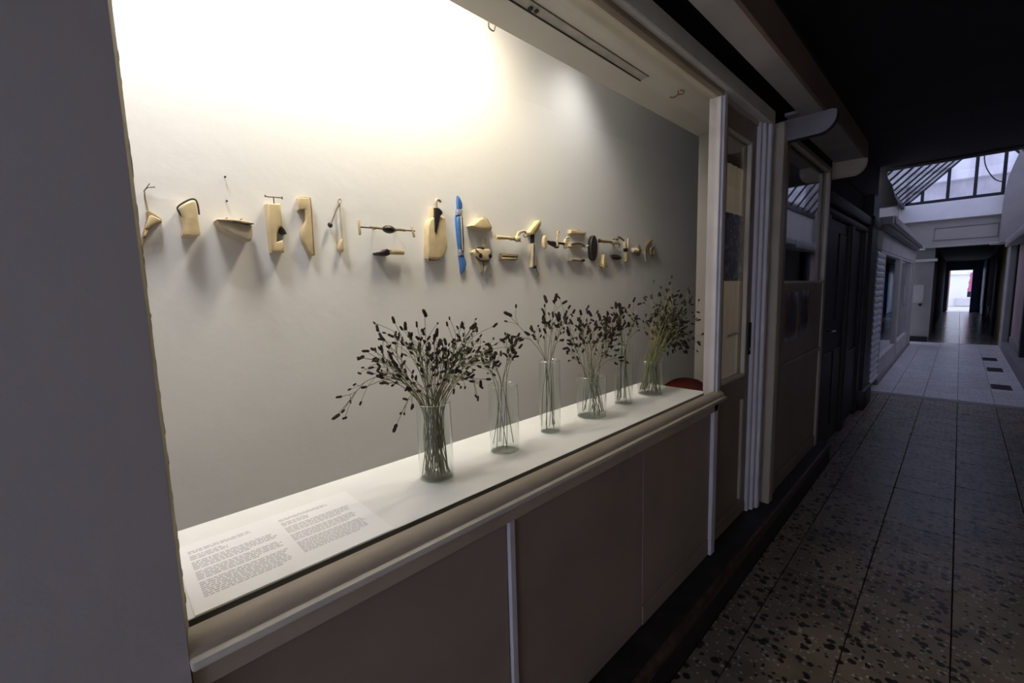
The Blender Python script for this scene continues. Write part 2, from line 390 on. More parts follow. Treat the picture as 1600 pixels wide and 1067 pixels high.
build('keyhole_rose', tube(B(), [(-.777, 2.546, 1.105), (-.772, 2.546, 1.105)], .009, 10), M['steel'], lk)
hd = tube(B(), [(-.815, 2.520, 1.196), (-.8225, 2.520, 1.196)], .009, 8); tube(hd, spline([(-.8195, 2.522, 1.196), (-.8205, 2.45, 1.197), (-.8205, 2.38, 1.193), (-.8195, 2.325, 1.190)], 4), .009, 8, rfun=lambda t: .010-.003*t)
build('lever_handle', hd, M['steel'], d1)
# architrave beside the door, void, post
tr = link('trim_1', None, (-.75, 2.62, .17)); tr['kind'] = 'structure'
for y0, y1, x in ((2.562, 2.596, -.765), (2.597, 2.634, -.750), (2.635, 2.675, -.735)):
    build('architrave', boxb(-.82, x, y0, y1, .168, 2.287, .004), M['white'], tr)
build('door_head', boxb(-.82, -.775, 2.10, 2.60, 2.264, 2.289, .002), M['creamd'], tr)
struct('void_shade_backing', boxb(-.86, -.795, 2.675, 2.745, .168, 2.40), M['flat_black'])  # black backing paints the shade of the open gap
struct('trim_3', boxb(-.80, -.706, 2.745, 2.822, .13, 2.315, .005), M['creamd'])
# curtain and poster behind the door glass
cv = B(); ny = 60; rows = []
for z in (.55, 1.2, 1.9, 2.10):
    rows.append([cv.verts.new((-.842+.009*math.sin(i*.75+.4*math.sin(i*.2))*(1-.15*z), 2.115+.50*i/ny, z)) for i in range(ny+1)])
for r0, r1 in zip(rows[:-1], rows[1:]):
    for i in range(ny): cv.faces.new((r0[i], r0[i+1], r1[i+1], r1[i]))
bmesh.ops.solidify(cv, geom=cv.faces[:], thickness=.003)
cu = build('curtain', cv, M['curtain'], smooth=80); tag(cu, 'pale pleated curtain hanging behind the glass of the brown door', 'curtain')
va = B(); rows = []
for z in (2.05, 2.26):
    rows.append([va.verts.new((-.8285+.003*math.sin(i*.75), 2.115+.50*i/ny, z)) for i in range(ny+1)])
for i in range(ny): va.faces.new((rows[0][i], rows[0][i+1], rows[1][i+1], rows[1][i]))
bmesh.ops.solidify(va, geom=va.faces[:], thickness=.003)
build('valance', va, M['valance'], cu)
build('curtain_rod', tube(B(), [(-.838, 2.105, 2.245), (-.838, 2.64, 2.245)], .004, 8), M['steel'], cu)
tag(build('poster', boxb(-.8075, -.8055, 2.195, 2.468, 1.475, 1.805), M['poster']), 'dark mottled poster stuck inside the glass of the brown door', 'poster')

# ================================================================== SECOND SHOP WINDOW
w2 = link('window_2', None, (-.75, 3.45, .17)); w2['kind'] = 'structure'
build('stile', boxb(-.79, -.722, 2.824, 2.936, .17, 2.305, .003), M['door'], w2)
build('stile', boxb(-.79, -.722, 4.000, 4.062, .17, 2.305, .003), M['creamd'], w2)
build('head_rail', boxb(-.79, -.722, 2.936, 4.0, 2.268, 2.305, .003), M['door'], w2)
gb = boxb(-.740, -.716, 3.975, 4.002, 1.462, 2.275, .004); box(gb, -.740, -.716, 2.936, 4.0, 2.255, 2.272, .004); box(gb, -.74, -.718, 2.936, 4.0, 1.455, 1.470, .003)
build('glazing_bead', gb, M['cream'], w2)
build('glass_pane', boxb(-.752, -.748, 2.936, 4.0, 1.46, 2.27), M['shopglass'], w2, smooth=0)
build('panel', boxb(-.79, -.732, 2.936, 4.0, .962, 1.458, .003), M['panel'], w2)
build('panel', boxb(-.79, -.736, 2.936, 4.0, .262, .935, .003), M['panel'], w2)
build('dado_rail', boxb(-.79, -.722, 2.936, 4.0, .934, .962, .004), M['panel'], w2)
build('skirting', boxb(-.79, -.728, 2.936, 4.0, .17, .258, .003), M['panel'], w2)
vt = boxb(-1.18, -1.12, 2.80, 4.2, .9, 2.6); box(vt, -1.12, -.79, 2.78, 2.83, .9, 2.6); box(vt, -1.12, -.79, 4.06, 4.2, .9, 2.6)
struct('wall_showcase', vt, M['shopg'])
struct('ceiling_showcase', boxb(-1.12, -.79, 2.83, 4.06, 2.30, 2.36), M['shopw'])
struct('floor_showcase', boxb(-1.12, -.79, 2.83, 4.06, 1.38, 1.44), M['shopg'])
notices = [(3.02, 3.30, 1.10, 1.40, 'larger creased paper notice taped below the second shop window, nearer the camera'),
           (3.38, 3.60, 1.13, 1.41, 'smaller paper notice taped below the second shop window, farther along')]
for y0, y1, z0, z1, lab in notices:
    nb = B(); n = 10; vs = []
    for i in range(n+1):
        vs.append([nb.verts.new((-.7305+.0018*math.sin(i*2.1+k*1.3)+.0018, y0+(y1-y0)*i/n, z0+(z1-z0)*k/4)) for k in range(5)])
    for i in range(n):
        for k in range(4): nb.faces.new((vs[i][k], vs[i+1][k], vs[i+1][k+1], vs[i][k+1]))
    bmesh.ops.solidify(nb, geom=nb.faces[:], thickness=.001)
    tag(build('paper_notice', nb, M['notice'], smooth=60), lab, 'notice', 'paper notices below the second shop window')

# ================================================================== SOFFIT OVER THE SHOPFRONTS
aw = link('soffit_boards', None, (-.63, 1.5, 2.33)); aw['kind'] = 'structure'
for y0, y1, z in ((-2.6, 2.02, 2.335), (2.022, 2.80, 2.335), (2.83, 4.20, 2.365)):
    build('soffit_board', boxb(-.645 if y1 < 3 else -.73, -.538, y0, y1, z, z+.016, .001), M['awn'], aw)
for y0, y1, z in ((-2.6, 2.812, 2.332), (2.812, 4.20, 2.360)):
    build('fascia_board', boxb(-.548, -.532, y0, y1, z, 2.47, .002), M['fascia'], aw)
build('fascia_cap', boxb(-.80, -.532, -2.6, 4.2, 2.471, 2.49), M['flat_black'], aw)
def corbel(y, mat, rim, xo, zb, zt_):
    n = 10
    pr = [(-.745, zt_), (-.745, zb)]+[(xo-.075+.075*math.sin(PI/2*k/n), zb+.001+(zt_-zb)*.72*(1-math.cos(PI/2*k/n))) for k in range(n+1)]+[(xo, zt_-.008), (xo-.02, zt_)]
    c = build('corbel', prism(B(), [(x, y, z) for x, z in pr], (0, .028, 0)), mat, aw)
    build('corbel_rim', tube(B(), [(x, y+.016, z-.003) for x, z in pr[1:-1]], .008, 6), rim, c)
corbel(2.802, M['grime'], M['flat_black'], -.490, 2.225, 2.334)
corbel(4.20, M['creamd'], M['creamd'], -.540, 2.255, 2.378)

# ================================================================== DARK SHOPFRONT AND PILLAR
dkw = link('wall_dark', None, (-.75, 5.4, 0)); dkw['kind'] = 'structure'
build('backing', boxb(-.90, -.785, 4.06, 7.10, 0, 2.4), M['flat_black'], dkw)
build('cornice', boxb(-.80, -.715, 4.1, 6.7, 2.06, 2.15, .012, seg=2), M['darkw'], dkw)
build('cornice', boxb(-.80, -.735, 4.1, 6.7, 1.98, 2.045, .02, seg=3), M['darkw'], dkw)
for y0, y1 in ((4.10, 4.22), (5.16, 5.30), (5.95, 6.12)):
    build('pilaster', boxb(-.80, -.730, y0, y1, .0, 1.98, .006), M['darkw'], dkw)
build('stall_panel', boxb(-.80, -.750, 5.30, 5.95, .05, .75, .006), M['darkw'], dkw)
build('window_panel', boxb(-.80, -.765, 5.30, 5.95, .76, 1.97, .004), M['darkw'], dkw)
d2 = link('door_2', None, (-.76, 4.69, 0)); d2['kind'] = 'structure'
build('door_leaf', boxb(-.80, -.765, 4.225, 5.155, .02, 1.975), M['darkw'], d2)
for z0, z1 in ((.15, .85), (1.12, 1.88)):
    for y0, y1 in ((4.32, 4.65), (4.73, 5.06)):
        build('door_panel', boxb(-.77, -.755, y0, y1, z0, z1, .010), M['darkw'], d2)
dh = tube(B(), [(-.765, 4.44, 1.045), (-.725, 4.44, 1.045)], .009, 8); tube(dh, spline([(-.727, 4.435, 1.045), (-.722, 4.48, 1.045), (-.725, 4.56, 1.04)], 4), .008, 8)
build('lever_handle', dh, M['steel'], d2)
pl = struct('pillar_dark', boxb(-.86, -.705, 6.20, 6.66, .0, 2.40, .006), M['darkw'])
build('pillar_base', boxb(-.86, -.675, 6.18, 6.69, 0, .22, .012, seg=2), M['darkw'], pl)
build('pillar_cap', boxb(-.86, -.685, 6.18, 6.69, 2.05, 2.17, .02, seg=2), M['darkw'], pl)
# lintel across the passage with its curved corbel
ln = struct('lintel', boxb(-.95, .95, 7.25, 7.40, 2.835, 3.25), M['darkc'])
build('lintel_edge', boxb(-.9, .9, 7.385, 7.41, 2.832, 2.862), M['shopg'], ln)
cb = [(-.95, 2.385), (-.60, 2.385), (-.602, 2.42), (-.635, 2.50), (-.655, 2.58), (-.675, 2.66), (-.70, 2.70), (-.722, 2.75), (-.728, 2.80), (-.72, 2.84), (-.95, 2.84)]
build('lintel_corbel', prism(B(), [(x, 7.30, z) for x, z in cb], (0, .10, 0)), M['darkw'], ln)

# ================================================================== SKYLIT COURT
struct('wall_court_left_upper', boxb(-1.25, -1.12, 7.3, 14.3, 2.16, 3.25), M['beam'])
struct('roof_shop_left', boxb(-2.3, -.62, 7.1, 14.1, 2.16, 2.24), M['shopw'])
sh = link('window_3', None, (-.75, 10.2, 0)); sh['kind'] = 'structure'
build('cornice', boxb(-.76, -.605, 7.25, 12.9, 2.165, 2.26, .008), M['beam'], sh)
build('cornice_moulding', boxb(-.76, -.655, 7.25, 12.9, 2.10, 2.166, .02, seg=2), M['shopg'], sh)
for y0, y1 in ((7.42, 8.45), (8.47, 10.2), (10.22, 13.4)):
    build('frieze_panel', boxb(-.80, -.735, y0, y1, 1.86, 2.10, .005), M['shopw'], sh)
build('head_rail', boxb(-.80, -.738, 7.42, 13.4, 1.82, 1.858, .004), M['shopw'], sh)
for y0, y1 in ((7.86, 7.93), (10.02, 10.20), (10.26, 10.36), (12.35, 12.6), (12.9, 13.4)):
    build('mullion', boxb(-.80, -.735, y0, y1, .05, 1.82, .004), M['shopw'], sh)
for y0, y1 in ((7.93, 10.02), (10.36, 12.35)):
    build('stall_panel', boxb(-.80, -.737, y0, y1, .08, .36, .006), M['shopw'], sh)
for y0, y1 in ((7.93, 10.02), (10.36, 12.35), (12.6, 12.9)):
    build('glass_pane', boxb(-.772, -.768, y0, y1, .30, 1.82), M['shopglass'], sh, smooth=0)
build('skirting', boxb(-.80, -.725, 7.86, 13.4, 0, .07, .003), M['shopg'], sh)
si = boxb(-2.3, -2.2, 7.0, 13.6, 0, 2.16); box(si, -2.2, -.80, 6.95, 7.05, 0, 2.16); box(si, -2.2, -.80, 13.45, 13.6, 0, 2.16)
struct('wall_shop_left', si, M['shopw']); struct('floor_shop_left', boxb(-2.2, -.80, 7.05, 13.45, -.05, .02), M['tzf'])
# roller shutter: every slat its own piece
rs = thing('roller_shutter', 'closed white slatted roller shutter beside the court shopfront', 'shutter', (-.76, 7.6, .13))
slat = B(); n = 6
pf = [(0, 0)]+[(.012*math.sin(PI*k/n), .078*k/n) for k in range(1, n)]+[(0, .078), (-.006, .078), (-.006, 0)]
prism(slat, [(x, 0, z) for x, z in pf], (0, .74, 0)); bmesh.ops.recalc_face_normals(slat, faces=slat.faces)
sme = bpy.data.meshes.new('slat'); slat.to_mesh(sme); slat.free(); sme.materials.append(M['shut'])
for k in range(20):
    o = bpy.data.objects.new('slat', sme); COL.objects.link(o); o.parent = rs; o.location = (.012, -.48, .08+k*.0835-.04)
build('guide_rail', boxb(-.775, -.735, 7.855, 7.875, .13, 1.83), M['shut'], rs); build('bottom_bar', boxb(-.765, -.728, 7.12, 7.86, .12, .165, .004), M['shut'], rs)
struct('trim_4', boxb(-.80, -.785, 7.05, 7.87, 0, 1.9), M['flat_black'])
bd_ = thing('blue_cabinet', 'blue cupboard standing inside the court shop behind the first glass pane', 'cabinet', (-1.15, 11.6, .02))
build('body', boxb(-1.45, -.86, 11.4, 11.8, .02, 1.62, .01), M['bluep'], bd_)
build('door', boxb(-1.43, -1.16, 11.385, 11.40, .08, 1.57, .004), M['bluep'], bd_); build('door', boxb(-1.15, -.88, 11.385, 11.40, .08, 1.57, .004), M['bluep'], bd_)
tb = thing('white_table', 'white table standing inside the court shop in front of the blue cupboard', 'table', (-1.15, 10.6, .02))
build('table_top', boxb(-1.45, -.86, 10.3, 11.0, .70, .76, .006), M['outw'], tb)
for x in (-1.43, -.92):
    for y in (10.33, 10.93): build('leg', boxb(x, x+.04, y, y+.04, .02, .70), M['outw'], tb)

# far left wall and cross beam
BY = 14.1
struct('wall_court_end_left', boxb(-1.3, -.45, BY+.1, BY+.3, 0, 2.25), M['shopd'])
struct('trim_5', boxb(-.80, -.40, BY+.02, BY+.3, 1.89, 1.95, .01), M['beam'])
struct('trim_6', boxb(-.80, -.47, BY+.06, BY+.12, 0, .12, .004), M['flat_black'])
tag(build('paper_sign', boxb(-.79, -.595, BY+.094, BY+.099, .93, 1.35), M['shopg']), 'pale blank sheet fixed on the taupe end wall of the court', 'sign')
kn = tube(B(), [(-.64, BY+.1, .88), (-.64, BY+.05, .88)], .02, 8); ellipsoid(kn, (-.64, BY+.04, .88), (.035, .025, .035))
tag(build('door_knob', kn, M['flat_black']), 'small dark knob on the taupe end wall below the pale sheet', 'knob')
bmx = link('beam', None, (0, BY+.1, 2.2)); bmx['kind'] = 'structure'
build('beam_face', boxb(-1.25, 1.3, BY+.02, BY+.25, 2.20, 2.81), M['beam'], bmx)
build('beam_lip', boxb(-1.25, 1.3, BY-.03, BY+.02, 2.195, 2.235, .006), M['beam'], bmx)
fr = boxb(-.50, .50, BY, BY+.03, 2.625, 2.65, .006); box(fr, -.50, .50, BY, BY+.03, 2.35, 2.375, .006); box(fr, -.50, -.475, BY, BY+.03, 2.375, 2.625, .006); box(fr, .475, .50, BY, BY+.03, 2.375, 2.625, .006)
build('panel_moulding', fr, M['shopg'], bmx)
build('skylight_curb', boxb(-1.25, 1.3, BY-.10, BY+.25, 2.81, 3.20, .004), M['curb'], bmx)
struct('trim_7', boxb(.38, .66, BY-.12, BY+.02, 2.17, 2.23, .02), M['beam'])

# skylight
sk = link('skylight', None, (0, 10.7, 3.2)); sk['kind'] = 'structure'
EX, EZ, RX, SL = -1.06, 3.18, .30, 1.0          # eave, ridge, slope
RZ = EZ+(RX-EX)*SL; EX2 = 1.30; SL2 = (RZ-EZ)/(EX2-RX)
Y0, Y1 = 7.4, BY-.02
nr = 13
for side in (0, 1):
    a = Vector((EX, 0, EZ)) if side == 0 else Vector((EX2, 0, EZ)); r = Vector((RX, 0, RZ))
    nrm = Vector((-(r-a).z, 0, (r-a).x)); nrm.normalize()
    if nrm.z < 0: nrm = -nrm
    for k in range(nr+1):
        y = Y0+(Y1-Y0)*k/nr
        w = .014 if k < nr else .04
        q = [a+nrm*-.016, r+nrm*-.016, r+nrm*.016, a+nrm*.016]
        build('rafter', prism(B(), [(p.x, y-w, p.z) for p in q], (0, 2*w, 0)), M['iron'], sk)
        if k < nr:
            y2 = Y0+(Y1-Y0)*(k+1)/nr
            q = [a+nrm*.004, r+nrm*.004, r-nrm*.004, a-nrm*.004]
            build('glass_pane', prism(B(), [(p.x, y+w, p.z) for p in q], (0, y2-y-2*w, 0)), M['roofglass'], sk, smooth=0)
build('ridge', boxb(RX-.04, RX+.04, Y0, Y1, RZ-.05, RZ+.04), M['iron'], sk)
for x in (EX, EX2): build('eave_bar', boxb(x-.04, x+.03, Y0, Y1, EZ-.05, EZ+.03), M['iron'], sk)
build('gable_sill', boxb(EX, EX2, Y1-.04, Y1+.04, 3.19, 3.27), M['iron'], sk)
mx_ = [EX, -.74, -.325, .095, .505, .92, EX2]
def hz(x): return EZ+(x-EX)*SL if x < RX else RZ-(x-RX)*SL2
for x in mx_[1:-1]: build('mullion', boxb(x-.028, x+.028, Y1-.03, Y1+.03, 3.26, hz(x)), M['iron'], sk)
for a, b in zip(mx_[:-1], mx_[1:]):
    pts = [(a, 3.25), (b, 3.25), (b, max(3.26, hz(b)))]
    if a < RX < b: pts.append((RX, RZ))
    pts.append((a, max(3.26, hz(a))))
    build('gable_pane', prism(B(), [(x, Y1-.004, z) for x, z in pts], (0, .008, 0)), M['gableglass'], sk, smooth=0)
gf = B(); prism(gf, [(x, Y0-.03, z) for x, z in ((EX, 3.2), (EX2, 3.2), (RX, RZ))], (0, .03, 0)); build('front_gable', gf, M['iron'], sk)
tag(build('hanging_cable', tube(B(), spline([(.17, Y1-.06, 4.2), (.22, Y1-.06, 3.85), (.36, Y1-.06, 3.56), (.52, Y1-.06, 3.45)], 8), .011), M['cable']), 'thin dark cable drooping across the skylight gable', 'cable')
# building seen through the skylight
ob = thing('building', 'pale building rising beyond the skylight glass', 'building', (0, 19.2, 2.6))
build('wall', boxb(-9, 9, 19, 19.4, 2.6, 9.6), M['outw'], ob)
build('parapet', boxb(-9, 9, 18.5, 19, 4.35, 4.60, .02), M['outw'], ob)
build('lower_storey', boxb(-9, 9, 18.7, 19, 2.6, 4.35), M['outg'], ob)
for x in (-5.2, -2.2, .9, 3.9):
    wn = build('window', boxb(x, x+1.1, 18.9, 19.02, 5.4, 7.4, .02), M['outg'], ob); build('pane', boxb(x+.12, x+.98, 18.88, 18.9, 5.52, 7.28), M['shopg'], wn)

# right side of the court
plq = [(.52, 2.2), (.515, 3.0), (.53, 3.30), (.56, 3.55), (.62, 3.80), (.70, 4.08), (.74, 4.3), (1.5, 4.3), (1.5, 2.2)]
struct('wall_court_end_right', prism(B(), [(x, BY-.30, z) for x, z in plq], (0, .2, 0)), M['shopg'])
struct('wall_court_right_upper', boxb(1.30, 1.45, 7.3, 14.3, 2.2, 3.3), M['beam'])
struct('roof_shop_right', boxb(.62, 1.5, 7.3, 14.1, 2.16, 2.24), M['shopg'])
struct('trim_8', boxb(.60, .82, 9.2, 13.9, 2.10, 2.25, .02, seg=2), M['shopg'])
struct('wall_court_right', boxb(.92, 1.1, 7.4, 14.1, -.05, 2.2), M['flat_black'])
struct('trim_9', boxb(.66, .93, 8.0, 13.4, -.02, .16, .008), M['thr'])
rp = link('window_4', None, (.78, 12, .16)); rp['kind'] = 'structure'
build('panel', boxb(.765, .80, 11.0, 13.1, .30, 2.08), M['pink'], rp)
build('stile', boxb(.74, .80, 13.12, 13.30, .16, 2.1, .004), M['flat_black'], rp); build('stile', boxb(.74, .80, 10.75, 10.98, .16, 2.1, .004), M['iron'], rp)
build('stall_panel', boxb(.75, .80, 10.98, 13.12, .16, .29, .004), M['shopg'], rp)
struct('pillar_right', boxb(.655, .92, 13.35, 14.1, 0, 2.1, .01), M['shopg'])
for x0, x1, y0, y1, nm in ((.365, .545, 11.35, 11.75, 'farthest'), (.385, .555, 10.05, 10.45, 'middle'), (.375, .560, 8.45, 8.80, 'nearest')):
    v = thing('floor_vent', f'{nm} of the three black floor grates in the pale court floor', 'vent', (x0+.09, y0+.2, 0), 'black floor grates of the court')
    f_ = boxb(x0, x1, y0, y0+.02, -.005, .006); box(f_, x0, x1, y1-.02, y1, -.005, .006); box(f_, x0, x0+.015, y0, y1, -.005, .006); box(f_, x1-.015, x1, y0, y1, -.005, .006)
    build('frame', f_, M['grate'], v); build('backing', boxb(x0, x1, y0, y1, .001, .002), M['flat_black'], v)
    for k in range(7):
        xx = x0+.02+(x1-x0-.04)*k/6; build('bar', boxb(xx-.005, xx+.005, y0+.02, y1-.02, -.002, .005), M['grate'], v)

# ================================================================== FAR HALL AND STREET
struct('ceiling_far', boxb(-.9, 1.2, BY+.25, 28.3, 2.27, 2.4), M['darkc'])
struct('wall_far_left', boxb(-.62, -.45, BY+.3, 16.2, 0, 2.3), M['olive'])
struct('wall_far_left_dark', boxb(-.72, -.50, 16.2, 28.1, 0, 2.3), M['flat_black'])
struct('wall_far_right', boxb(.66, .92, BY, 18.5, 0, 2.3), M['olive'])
struct('wall_far_right_dark', boxb(.74, 1.0, 18.5, 28.1, 0, 2.3), M['flat_black'])
struct('trim_10', boxb(.63, .66, BY+2.2, BY+2.7, 0, 2.0), M['flat_black'])
for k, (y, z) in enumerate(((20.0, .32), (21.8, .36))):
    tag(build('white_card', boxb(.715, .738, y, y+.5, z-.16, z+.14), M['curb']), ['nearer', 'farther'][k]+' small white card low on the right wall of the far hall', 'card', 'white cards in the far hall')
en = B(); box(en, -.75, -.372, 28, 28.3, 0, 2.3); box(en, .35, .56, 27.9, 28.3, 0, 2.3); box(en, -.4, .6, 28, 28.3, 1.86, 2.3); box(en, .56, 1.0, 28, 28.3, 0, 2.3)
struct('wall_far_end', en, paint('blue_grey_paint', (.14, .16, .22), .5, .1, 3, .1, 30))
d3 = link('door_3', None, (.70, 26.6, 0)); d3['kind'] = 'structure'
build('door_leaf', boxb(.66, .70, 25.2, 27.9, .03, 2.2), M['bluep'], d3); build('door_panel', boxb(.645, .66, 25.5, 27.6, .3, 2.0, .006), M['bluep'], d3)
tag(build('strip_lamp', box(boxb(-.42, .20, 26.4, 26.46, 2.235, 2.268), .30, .70, 26.4, 26.46, 2.235, 2.268), M['curb']), 'slim white ceiling strip near the far street door', 'lamp')
struct('floor_street', boxb(-12, 12, 28.2, 36, -.08, -.01), M['outg'])
st = thing('white_house', 'white rendered house across the street beyond the far doorway', 'house', (0, 34.2, 0))
build('wall', boxb(-10, 10, 34, 34.4, 0, 3.4), M['outw'], st); build('plinth', boxb(-.15, .75, 33.85, 34, 0, .45, .03), M['outg'], st); build('ledge', boxb(-10, 10, 33.9, 34, 1.72, 1.78), M['outw'], st)
pb = thing('brown_post', 'brown wooden post at the left edge of the far street doorway', 'post', (-.42, 29.0, 0))
build('shaft', boxb(-.44, -.345, 29, 29.12, 0, 2.2, .01), M['brown'], pb); build('cap', boxb(-.45, -.335, 28.99, 29.13, 2.2, 2.26, .01), M['brown'], pb)
gm = thing('hanging_garment', 'pink cloth with a dark hem hanging outside the far street doorway', 'cloth', (.36, 29.5, .62))
cl = B(); rows = []
for i in range(9):
    t = i/8; wd = .10+.05*t+.015*math.sin(i*2)
    rows.append([cl.verts.new((.40-wd+2*wd*k/8, 29.5+.02*math.sin(k*1.6+i*.3), 1.74-.86*t)) for k in range(9)])
for a, b in zip(rows[:-1], rows[1:]):
    for k in range(8): cl.faces.new((a[k], a[k+1], b[k+1], b[k]))
bmesh.ops.solidify(cl, geom=cl.faces[:], thickness=.01); build('cloth', cl, M['pinkc'], gm, smooth=80)
build('hem', boxb(.25, .52, 29.48, 29.53, .62, .88, .02), M['darkcl'], gm); build('rail', box(boxb(.2, .6, 29.49, 29.51, 1.74, 1.80, .005), .50, .53, 28.29, 29.5, 1.75, 1.78), M['curb'], gm)

# ================================================================== PLINTH, PAPER, CHAIR
ZP = .945
p = thing('display_plinth', 'long white plinth running behind the display window', 'plinth', (-.99, .9, 0.02))
build('top_board', boxb(-1.170, -.822, .052, 2.09, .925, ZP, .0015), M['plinth'], p)
build('front_board', boxb(-.845, -.826, .052, 2.085, .02, .924), M['plinth'], p)
build('back_board', boxb(-1.168, -1.148, .052, 2.085, .02, .924), M['plinth'], p)
build('gap_shade_strip', boxb(-.8222, -.8190, .06, 2.05, .90, .9442), M['flat_black'], p)  # black strip painting the gap's shade onto the board edge
build('end_board', boxb(-1.147, -.836, 2.065, 2.085, .02, .924), M['plinth'], p)
ps = thing('text_sheet', 'white printed sheet with two columns of grey text lying on the plinth', 'paper', (-.95, .245, ZP+.0006))
build('sheet', boxb(-1.083, -.8235, .0685, .424, ZP+.0004, ZP+.0012), M['paper'], ps)
random.seed(5)
zt = ZP+.0015
def text_block(x0, x1, y0, y1):
    bm = B(); n = 27; d = (x1-x0)/n
    for i in range(n):
        if i in (2, 6, 12, 18): continue
        full = i > 6
        end = y1 if full else y0+(y1-y0)*(.75 if i < 2 else .42)
        if i in (11, 17, 26): end = y0+(y1-y0)*random.uniform(.55, .95)
        else: end += random.uniform(-.006, .003)
        y = y0; xx = x0+d*i
        while y < end-.002:
            w = min(random.uniform(.004, .013), end-y)
            box(bm, xx, xx+d*.55, y, y+w, zt-.0003, zt); y += w+.0022
    o = build('text_column', bm, M['ink'], ps, smooth=0); o['kind'] = 'stuff'
text_block(-1.050, -.862, .088, .232)
text_block(-1.050, -.872, .255, .395)
ch = thing('red_chair', 'red plastic chair behind the far end of the white plinth', 'chair', (-1.0, 2.42, .02))
bk = B(); rows = []
for i in range(9):
    t = i/8; rows.append([bk.verts.new((-1.19+.26*k/10+.0, 2.40+.05*math.sin(PI*k/10)-.0*t, .50+.425*t-(.05*(abs(k/5-1))**3 if i == 8 else 0))) for k in range(11)])
for a, b in zip(rows[:-1], rows[1:]):
    for k in range(10): bk.faces.new((a[k], a[k+1], b[k+1], b[k]))
bmesh.ops.solidify(bk, geom=bk.faces[:], thickness=.02); build('backrest', bk, M['red'], ch, smooth=60)
build('seat', boxb(-1.20, -.92, 2.22, 2.62, .44, .47, .015, seg=3), M['red'], ch)
for x in (-1.17, -.95):
    for y in (2.26, 2.58): build('leg', tube(B(), [(x, y, .02), (x*.97-.03, y, .45)], .012, 8), M['steel'], ch)

# ================================================================== VASES AND DRIED STEMS
hm = []
for s in range(4):
    b = B(); random.seed(40+s); n = 9; seg = 7
    tube(b, [(0, .0016*math.sin(i*1.2+s), -.5+i/(n-1)) for i in range(n)], 1, seg, rfun=lambda t: .02+.205*math.sqrt(max(0, 1-(2*t-1)**4))*(1-.18*t))
    for v in b.verts: v.co.x *= random.uniform(.82, 1.18); v.co.y *= random.uniform(.82, 1.18)
    for f in b.faces: f.smooth = True
    me = bpy.data.meshes.new('flower_head'); b.to_mesh(me); b.free(); me.materials.append(M['head']); hm.append(me)
def lathe(bm, c, prof, seg=40):
    rings = [[bm.verts.new((c[0]+r*math.cos(2*PI*k/seg), c[1]+r*math.sin(2*PI*k/seg), c[2]+z)) for k in range(seg)] for r, z in prof]
    for a, b in zip(rings[:-1], rings[1:]):
        for k in range(seg): bm.faces.new((a[k], a[(k+1) % seg], b[(k+1) % seg], b[k]))
    return rings
nstem = 0
def vase(c, R, h, label):
    v = thing('glass_vase', label, 'vase', (c[0], c[1], ZP), 'clear glass vases on the plinth')
    b = B(); t = .0022
    ri = lathe(b, (c[0], c[1], ZP), [(R, .006), (R, h-.001), (R-t/2, h), (R-t, h-.001), (R-t, .008)]); bmesh.ops.recalc_face_normals(b, faces=b.faces)
    build('vase_wall', b, M['vase'], v, smooth=60)
    b = B(); ri = lathe(b, (c[0], c[1], ZP), [(R-.004, .0005), (R, .003), (R, .0055), (R-t, .0095)]); b.faces.new(ri[0][::-1]); b.faces.new(ri[-1])
    build('vase_base', b, M['vasebase'], v, smooth=30)
    b = B(); seg = 40
    tube_pts = [(c[0]+(R-t/2)*math.cos(2*PI*k/seg), c[1]+(R-t/2)*math.sin(2*PI*k/seg), ZP+h) for k in range(seg+1)]
    tube(b, tube_pts, .0014, 5, cap=False); build('vase_rim', b, M['vaserim'], v)
HS = 1.2
